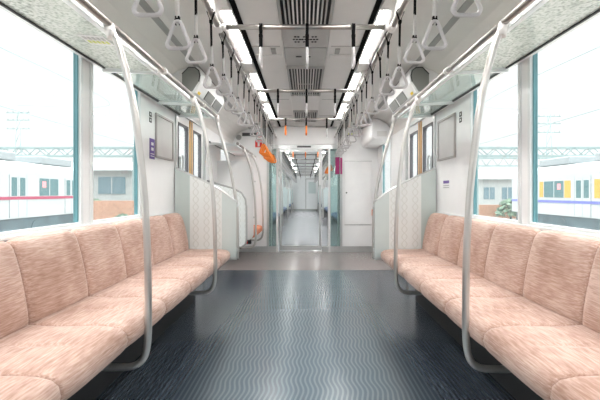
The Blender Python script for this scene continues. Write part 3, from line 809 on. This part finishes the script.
struct(MB().box(-1.33, 1.33, Y3-.015, Y3, 0, .1).build('baseboard_far', M['grey']))
r = structroot('door_4', (.35, Y3, 0))
MB().box(.0, .04, Y3-.02, Y3, 0, 1.95).box(.76, .80, Y3-.02, Y3, 0, 1.95).box(.04, .76, Y3-.02, Y3, 1.91, 1.95).build('door_frame', M['ventgrey'], r)
MB().box(.04, .76, Y3-.012, Y3, .0, 1.91).build('door_leaf', M['endwall'], r)
MB().box(.18, .62, Y3-.02, Y3-.012, 1.05, 1.75).build('door_pane', M['palepane'], r)
# lamps
for s in (-1, 1):
    for i in range(6):
        a = Y2+.5+i*2.7
        r = thing('ceiling_light', 'lit strip lamp in the ceiling of the next car, %s row' % SIDE[s], 'ceiling light', (s*.56, a+1.0, CZ), 'lamps in the next car, %s row' % SIDE[s])
        MB().box(s*.512, s*.608, a-.03, a+.73, CZ-.004, CZ+.03).build('housing', M['white'], r)
        MB().box(s*.518, s*.580, a, a+.7, CZ-.022, CZ-.004).build('diffuser', M['lamp'], r)
# benches, poles and rails of the next car
for s in (-1, 1):
    for i, (y1, n) in enumerate(((11.6, 6), (16.2, 7), (20.8, 7), (23.9, 5))):
        bench(s, y1, n, .45, M['blue'], 'bench_seat', 'slate blue bench in the next car, %s from doorway on the %s' % (ORD[i], SIDE[s]))
        for yy, q in ((y1-n*.45-.05, 'near'), (y1+.06, 'far')):
            o = MB().prism([(s*.74, .4), (s*1.318, .4), (s*1.318, 1.35), (s*.80, 1.30), (s*.74, 1.2)], 'y', yy-.01, yy+.01).build('partition', M['palepane'], origin=(s*1.0, yy, .4))
            tag(o, 'pale partition at the %s end of the %s %s blue bench' % (q, ORD[i], SIDE[s]), 'partition')
            p = thing('grab_pole', 'steel pole at the %s end of the %s %s blue bench' % (q, ORD[i], SIDE[s]), 'pole', (s*.74, yy, 0))
            d = .03 if q == 'far' else -.03
            MB().tube([(s*.90, yy+d, 1.95), (s*.80, yy+d, 1.5), (s*.745, yy+d, 1.1), (s*.735, yy+d, .7), (s*.735, yy+d, .35), (s*.735, yy+d, 0)], .016, 8).build('tube', M['polesteel'], p)
            MB().tube([(s*.90, yy+d, 1.93), (s*.955, yy+d, 1.97)], .02, 8).build('upper_clamp', M['joint'], p)
            MB().box(s*.73, s*.76, yy-.012, yy+d, .60, .64).build('side_clip', M['alu'], p)
    r = thing('luggage_rack', 'luggage rack running along the %s wall of the next car' % SIDE[s], 'rack', (s*1.1, 16, 1.85))
    MB().box(s*.92, s*1.318, Y2+.6, Y3-.3, 1.86, 1.875).build('shelf', M['rackclear'], r)
    MB().tube([(s*.92, Y2+.6, 1.88), (s*.92, Y3-.3, 1.88)], .016, 8).build('front_rail', M['steel'], r)
    r = thing('strap_rail', 'steel strap rail on the %s in the next car' % SIDE[s], 'rail', (s*XR, 16, ZR))
    MB().tube([(s*XR, Y2+.1, ZR), (s*XR, Y3-.05, ZR)], RR, 8).build('rail', M['steel'], r)
    for j in range(10):
        yy = Y2+.9+j*1.6
        MB().tube([(s*XR, yy, ZR), (s*(XR+.05), yy, CZ-.02)], .024, 8).build('hanger', M['joint'], r)
for j in range(10):
    yy = Y2+.9+j*1.6
    b = thing('cross_bar', 'steel cross bar in the next car, %s from its doorway' % ORD[j], 'bar', (0, yy, ZR))
    MB().tube([(-XR+.03, yy, ZR), (XR-.03, yy, ZR)], RR, 8).build('bar', M['steel'], b)
    for s in (-1, 1): MB().tube([(s*(XR-.05), yy, ZR), (s*(XR-.016), yy, ZR)], .021, 8).build('end_socket', M['joint'], b)
    for x, xn in ((-.28, 'left'), (.0, 'centre'), (.28, 'right')):
        kd = 'shortorange' if j == 0 else 'short'
        strap(kd, (x, yy, ZR), PI/2, 'short %s strap on %s cross bar of next car, %s one' % ('orange' if j == 0 else 'white', ORD[j], xn), 'short straps on the cross bars of the next car')
for s in (-1, 1):
    y = Y2+.5; i = 0
    while y < Y3-.6:
        kd = 'longorange' if i < 5 and s > 0 else 'long'
        strap(kd, (s*XR, y, ZR), 0, '%s hanging strap on the %s rail inside the next car' % ('orange' if kd == 'longorange' else 'white', SIDE[s]), '%s straps in the next car, %s rail' % ('orange' if kd == 'longorange' else 'white', SIDE[s]))
        y += .34 if i < 20 else .6; i += 1

# ------------------------------------------------------------------ outside
ZG = -1.15
M['ballast'] = simple('pale track ballast', (0.26, 0.245, 0.23), 0.9, var=0.35, scale=9)
M['trainwhite'] = simple('train body off white', (0.37, 0.40, 0.405), 0.35, var=0.02)
M['trainroof'] = simple('train roof grey', (0.24, 0.27, 0.28), 0.5)
M['trainstripe'] = simple('magenta stripe', (0.30, 0.02, 0.07), 0.4)
M['bluestripe'] = simple('periwinkle stripe', (0.10, 0.12, 0.38), 0.4)
M['trainyellow'] = simple('warm yellow panel', (0.50, 0.27, 0.03), 0.4)
M['trainglass'] = simple('teal train window', (0.05, 0.13, 0.14), 0.15)
M['under'] = simple('underframe slate', (0.05, 0.085, 0.10), 0.7, var=0.4, scale=2)
M['lattice'] = simple('weathered steel lattice', (0.22, 0.30, 0.30), 0.6)
M['build'] = simple('pale render', (0.32, 0.345, 0.34), 0.7)
M['buildroof'] = simple('pale roof', (0.27, 0.30, 0.30), 0.6)
M['buildwin'] = simple('blue grey window', (0.10, 0.17, 0.20), 0.2)
M['earth'] = simple('orange brown earth bank', (0.34, 0.19, 0.125), 0.9, var=0.2)
M['leaf'] = simple('grey green foliage', (0.12, 0.19, 0.13), 0.8, var=0.4, scale=4)
M['ochre'] = simple('ochre render', (0.31, 0.26, 0.17), 0.7)
struct(MB().box(-90, 90, -30, 140, ZG-.3, ZG).build('ground', M['ballast']))

def train(s, X, y0, y1, stripe, yellow, label, top, per, sz, wz):
    r = thing('train_car', label, 'train', (s*(X+1.4), (y0+y1)/2, ZG))
    prof = [(X, -.05), (X, 2.05), (X+.10, 2.30), (X+.40, 2.50), (X+1.4, 2.62), (X+2.4, 2.50), (X+2.7, 2.30), (X+2.8, 2.05), (X+2.8, -.05)]
    MB().prism([(s*a, b) for a, b in prof], 'y', y0, y1).build('body', M['trainwhite'], r)
    for yy in [y0+2+4.4*j for j in range(int((y1-y0)/4.4))]:
        MB().box(s*(X+.5), s*(X+2.3), yy, yy+2.6, 2.55, 2.95).build('roof_unit', M['trainroof'], r, bevel=.06)
    MB().box(s*(X-.024), s*X, y0, y1, sz, sz+.13).build('stripe', stripe, r)
    MB().box(s*(X+.06), s*(X+2.74), y0+.4, y1-.4, -.85, -.052).build('underframe', M['under'], r)
    for yy in [y0+1.2+j*((y1-y0-2.4)/5) for j in range(6)]:
        MB().disc((s*(X+.02), yy, ZG+.55), .43, 'x', s*.03).build('wheel', M['under'], r)
    # windows and doors, repeating from the near end
    y = top
    while y-per > y0:          # y is the far edge of a door
        d = MB().box(s*(X-.015), s*X, y-1.05, y, .0, 1.84).build('door', M['trainwhite'], r)
        for a in (y-.95, y-.43):
            MB().box(s*(X-.022), s*(X-.015), a, a+.33, wz, wz+.82).build('door_window', M['trainglass'], d)
        MB().box(s*(X-.018), s*(X-.015), y-.54, y-.51, .0, 1.84).build('door_seam', M['trainroof'], d)
        for e in (y-1.08, y): MB().box(s*(X-.02), s*X, e, e+.03, .0, 1.87).build('door_edge', M['trainroof'], r)
        w0, w1 = (y-3.30, y-1.70) if yellow else (y-3.1, y-1.65)
        MB().box(s*(X-.012), s*X, w0, w1, wz, wz+.84).build('window', M['trainglass'], r)
        MB().box(s*(X-.014), s*(X-.012), w0+.2, w0+.48, wz+.4, wz+.70).build('window_sticker', M['pink'], r)
        MB().box(s*(X-.016), s*(X-.012), w0+.72, w0+.77, wz, wz+.84).build('window_bar', M['trainwhite'], r)
        if yellow:
            MB().box(s*(X-.010), s*X, y-1.62, y-1.28, wz, wz+.84).build('yellow_panel', M['trainyellow'], r)
            MB().box(s*(X-.010), s*X, y-3.85, y-3.38, wz, wz+.84).build('yellow_panel', M['trainyellow'], r)
        y -= per
    return r
train(-1, 12.8, 5.0, 23.6, M['trainstripe'], False, 'off white commuter train with magenta stripe outside the left windows', 22.35, 4.0, .79, .95)
train(1, 12.8, 5.0, 24.8, M['bluestripe'], True, 'white train with yellow panels and blue stripe outside right windows', 23.15, 4.15, .58, .85)

def gantry(x0, x1, y, label):
    r = thing('gantry', label, 'gantry', ((x0+x1)/2, y, ZG))
    for z in (3.98, 4.62):
        for dy in (-.35, .35):
            MB().box(x0, x1, y+dy-.06, y+dy+.06, z-.06, z+.06).build('chord', M['lattice'], r)
    mb = MB(); n = int((x1-x0)/1.4)
    for i in range(n):
        a = x0+(x1-x0)*i/n; b = x0+(x1-x0)*(i+.5)/n; c = x0+(x1-x0)*(i+1)/n
        for dy in (-.35, .35):
            mb.tube([(a, y+dy, 3.98), (b, y+dy, 4.62)], .04, 4); mb.tube([(b, y+dy, 4.62), (c, y+dy, 3.98)], .04, 4)
    mb.build('bracing', M['lattice'], r)
    for x in (x0+.4, x1-.4):
        mb = MB().box(x-.30, x-.22, y-.3, y+.3, ZG, 4.7).box(x+.22, x+.30, y-.3, y+.3, ZG, 4.7)
        for i in range(7):
            z = ZG+i*.8; mb.tube([(x-.26, y, z), (x+.26, y, z+.4)], .035, 4); mb.tube([(x+.26, y, z+.4), (x-.26, y, z+.8)], .035, 4)
        mb.build('post', M['lattice'], r)
gantry(-32, -12.8, 31.5, 'steel lattice gantry over the tracks seen through the left windows')
gantry(12.8, 32, 31.5, 'steel lattice gantry over the tracks seen through the right windows')
r = thing('gantry', 'second lattice gantry farther up the right hand tracks', 'gantry', (24, 52, ZG))
for z in (4.6, 5.6): MB().box(16, 40, 51.9, 52.1, z-.08, z+.08).build('chord', M['lattice'], r)
mb = MB()
for i in range(16): mb.tube([(16+i*1.5, 52, 4.6), (16.75+i*1.5, 52, 5.6), (17.5+i*1.5, 52, 4.6)], .05, 4)
mb.build('bracing', M['lattice'], r)
for x in (21.5, 39.5): MB().box(x-.15, x+.15, 51.85, 52.15, ZG, 5.6).tube([(x, 52, -.6), (x-4, 52, 4.4)], .12, 6).build('post', M['lattice'], r)

def pylon(x, y, h, w, label):
    r = thing('utility_pole', label, 'pole', (x, y, ZG))
    mb = MB()
    for sx in (-1, 1):
        mb.tube([(x+sx*w, y, ZG), (x+sx*w*.25, y, h)], .07, 6)
    for i in range(9):
        t0, t1 = i/9, (i+1)/9; f = lambda t: w*(1-.75*t)
        z0, z1 = ZG+(h-ZG)*t0, ZG+(h-ZG)*t1
        mb.tube([(x-f(t0), y, z0), (x+f(t1), y, z1)], .04, 4)
    mb.build('mast', M['lattice'], r)
    for i, z in enumerate((h-.4, h-1.4, h-2.6)):
        MB().box(x-1.6, x+1.6, y-.05, y+.05, z-.06, z+.06).build('cross_arm', M['lattice'], r)
        for q in (-1.4, -.7, .7, 1.4): MB().tube([(x+q, y, z+.06), (x+q, y, z+.34)], .06, 6).build('insulator', M['build'], r)
pylon(-39.5, 55, 12.5, .7, 'tall lattice utility mast behind the train at the left')
pylon(33.5, 55, 12.0, .7, 'tall lattice utility mast behind the train at the right')
for s, pts, lab in ((-1, [(-14, 6, 5.2), (-15, 32, 5.3), (-16, 90, 5.6)], 'overhead wire above the left train'),
                    (1, [(14, 6, 5.2), (15, 32, 5.3), (16, 90, 5.6)], 'overhead wire above the right train'),
                    (-1, [(-11, 4, 6.2), (-22, 45, 11), (-39.5, 54.8, 13.1)], 'upper sagging wire in the left window sky'),
                    (1, [(11, 4, 6.2), (20, 45, 11), (33.5, 54.8, 12.6)], 'upper sagging wire in the right window sky')):
    o = MB().tube(crv(pts, 8), .022, 5).build('overhead_wire', M['lattice'], origin=pts[0]); tag(o, lab, 'wire')

def house(x0, x1, y0, y1, z1, rf, wall, name, label, wins, along='x'):
    r = thing(name, label, 'building', ((x0+x1)/2, (y0+y1)/2, ZG))
    MB().box(x0, x1, y0, y1, ZG, z1).build('wall', wall, r)
    e = .4
    if along == 'x':
        ym = (y0+y1)/2
        MB().prism([(y0-e, z1), (ym, z1+rf), (y1+e, z1)], 'x', x0-e, x1+e).build('roof', M['buildroof'], r)
    else:
        xm = (x0+x1)/2
        MB().prism([(x0-e, z1), (xm, z1+rf), (x1+e, z1)], 'y', y0-e, y1+e).build('roof', M['buildroof'], r)
    for (a, b, c, d) in wins:
        w = MB().box(a, b, y0-.05, y0, c, d).build('window', M['buildwin'], r)
        MB().box((a+b)/2-.04, (a+b)/2+.04, y0-.07, y0-.05, c, d).build('mullion', wall, w)
house(-26.5, -13.2, 34.0, 44, 3.0, 1.1, M['build'], 'warehouse', 'pale low building with dark windows seen through the left window', [(-17.6, -15.3, 1.0, 2.45), (-22, -20, 1.0, 2.45)], 'x')
house(19.0, 24.5, 44, 50, 2.6, 1.3, M['build'], 'house', 'small pale house with grey roof beyond the right window', [(19.6, 20.8, .4, 1.7), (21.6, 22.8, .4, 1.7)], 'x')
house(25.9, 30.5, 46, 52, 2.3, 1.2, M['ochre'], 'house', 'ochre house partly behind the white train on the right', [(26.5, 27.5, .2, 1.4)], 'x')
o = MB().box(-24, -10.5, 27.5, 27.8, ZG, .55).build('earth_bank', M['earth'], origin=(-17, 27.6, ZG)); tag(o, 'orange brown low wall in front of the pale building at left', 'wall')
o = MB().box(15.2, 22.5, 35.0, 35.3, ZG, .05).build('earth_bank', M['earth'], origin=(19, 35, ZG)); tag(o, 'orange brown low wall in front of the houses at right', 'wall')
def bush(x, y, r0, label):
    mb = MB(); rnd = random.Random(int(x*13+y))
    for i in range(240):
        a = rnd.uniform(0, 2*PI); t = rnd.uniform(-.2, 1); rr = r0*math.sqrt(max(0, 1-t*t))*rnd.uniform(.75, 1)
        c = Vector((x+rr*math.cos(a), y+rr*math.sin(a), ZG+r0*.5+t*r0)); d = .22*r0
        u = Vector((rnd.uniform(-1, 1), rnd.uniform(-1, 1), rnd.uniform(-1, 1))).normalized()*d; v = u.orthogonal().normalized()*d*.6
        mb.add([c-u, c+v, c+u, c-v], [(0, 1, 2, 3)])
    r = thing('bush', label, 'bush', (x, y, ZG))
    mb.build('foliage', M['leaf'], r)
    MB().tube([(x, y, ZG), (x, y, ZG+r0)], .08*r0, 6).build('stem', M['under'], r)
bush(-12.0, 26.3, .55, 'grey green bush at the low wall outside the left window')
bush(-15.6, 29.6, 1.1, 'larger grey green bush beside the pale building on the left')
bush(17.2, 33.5, 1.1, 'grey green bush at the low wall outside the right window')
bush(20.3, 33.9, .9, 'small grey green bush near the right hand houses')
for s in (-1, 1):
    for X in (13.4, 14.9):
        o = MB().box(s*(X-.04), s*(X+.04), -20, 26, ZG, ZG+.12).build('rail', M['under'], origin=(s*X, 40, ZG)); tag(o, '%s rail of the track under the train on the %s' % ('inner' if X < 14 else 'outer', SIDE[s]), 'rail')

# ------------------------------------------------------------------ sky, camera, colour management
w = bpy.data.worlds.new('overcast sky'); scn.world = w; w.use_nodes = True
nt = w.node_tree; bg = nt.nodes['Background']
tc = N(nt, 'ShaderNodeTexCoord'); sp = N(nt, 'ShaderNodeSeparateXYZ'); L(nt, tc.outputs['Generated'], sp.inputs[0])
st = math_n(nt, 'MULTIPLY_ADD', math_n(nt, 'MAXIMUM', math_n(nt, 'SUBTRACT', sp.outputs[2], 0.30), 0.0), 13.0, 1.0)
no = N(nt, 'ShaderNodeTexNoise'); no.inputs['Scale'].default_value = 2.5; L(nt, tc.outputs['Generated'], no.inputs['Vector'])
L(nt, ramp(nt, no.outputs['Fac'], [(0.3, (0.965, 0.985, 0.99)), (0.7, (1, 1, 1))]), bg.inputs[0])
L(nt, math_n(nt, 'MULTIPLY', st, 0.60), bg.inputs[1])

cam = bpy.data.cameras.new('camera'); co = bpy.data.objects.new('camera', cam); COL.objects.link(co)
cam.lens = 24; cam.sensor_width = 36; cam.sensor_fit = 'HORIZONTAL'
cam.shift_x = -5.5/600; cam.shift_y = -7/600
cam.clip_start = .05; cam.clip_end = 500
co.location = (0, 0, HC); co.rotation_euler = (PI/2, 0, 0)
scn.camera = co
vs = scn.view_settings
vs.view_transform = 'Standard'; vs.look = 'None'; vs.gamma = 1; vs.use_curve_mapping = False
vs.exposure = 1.0
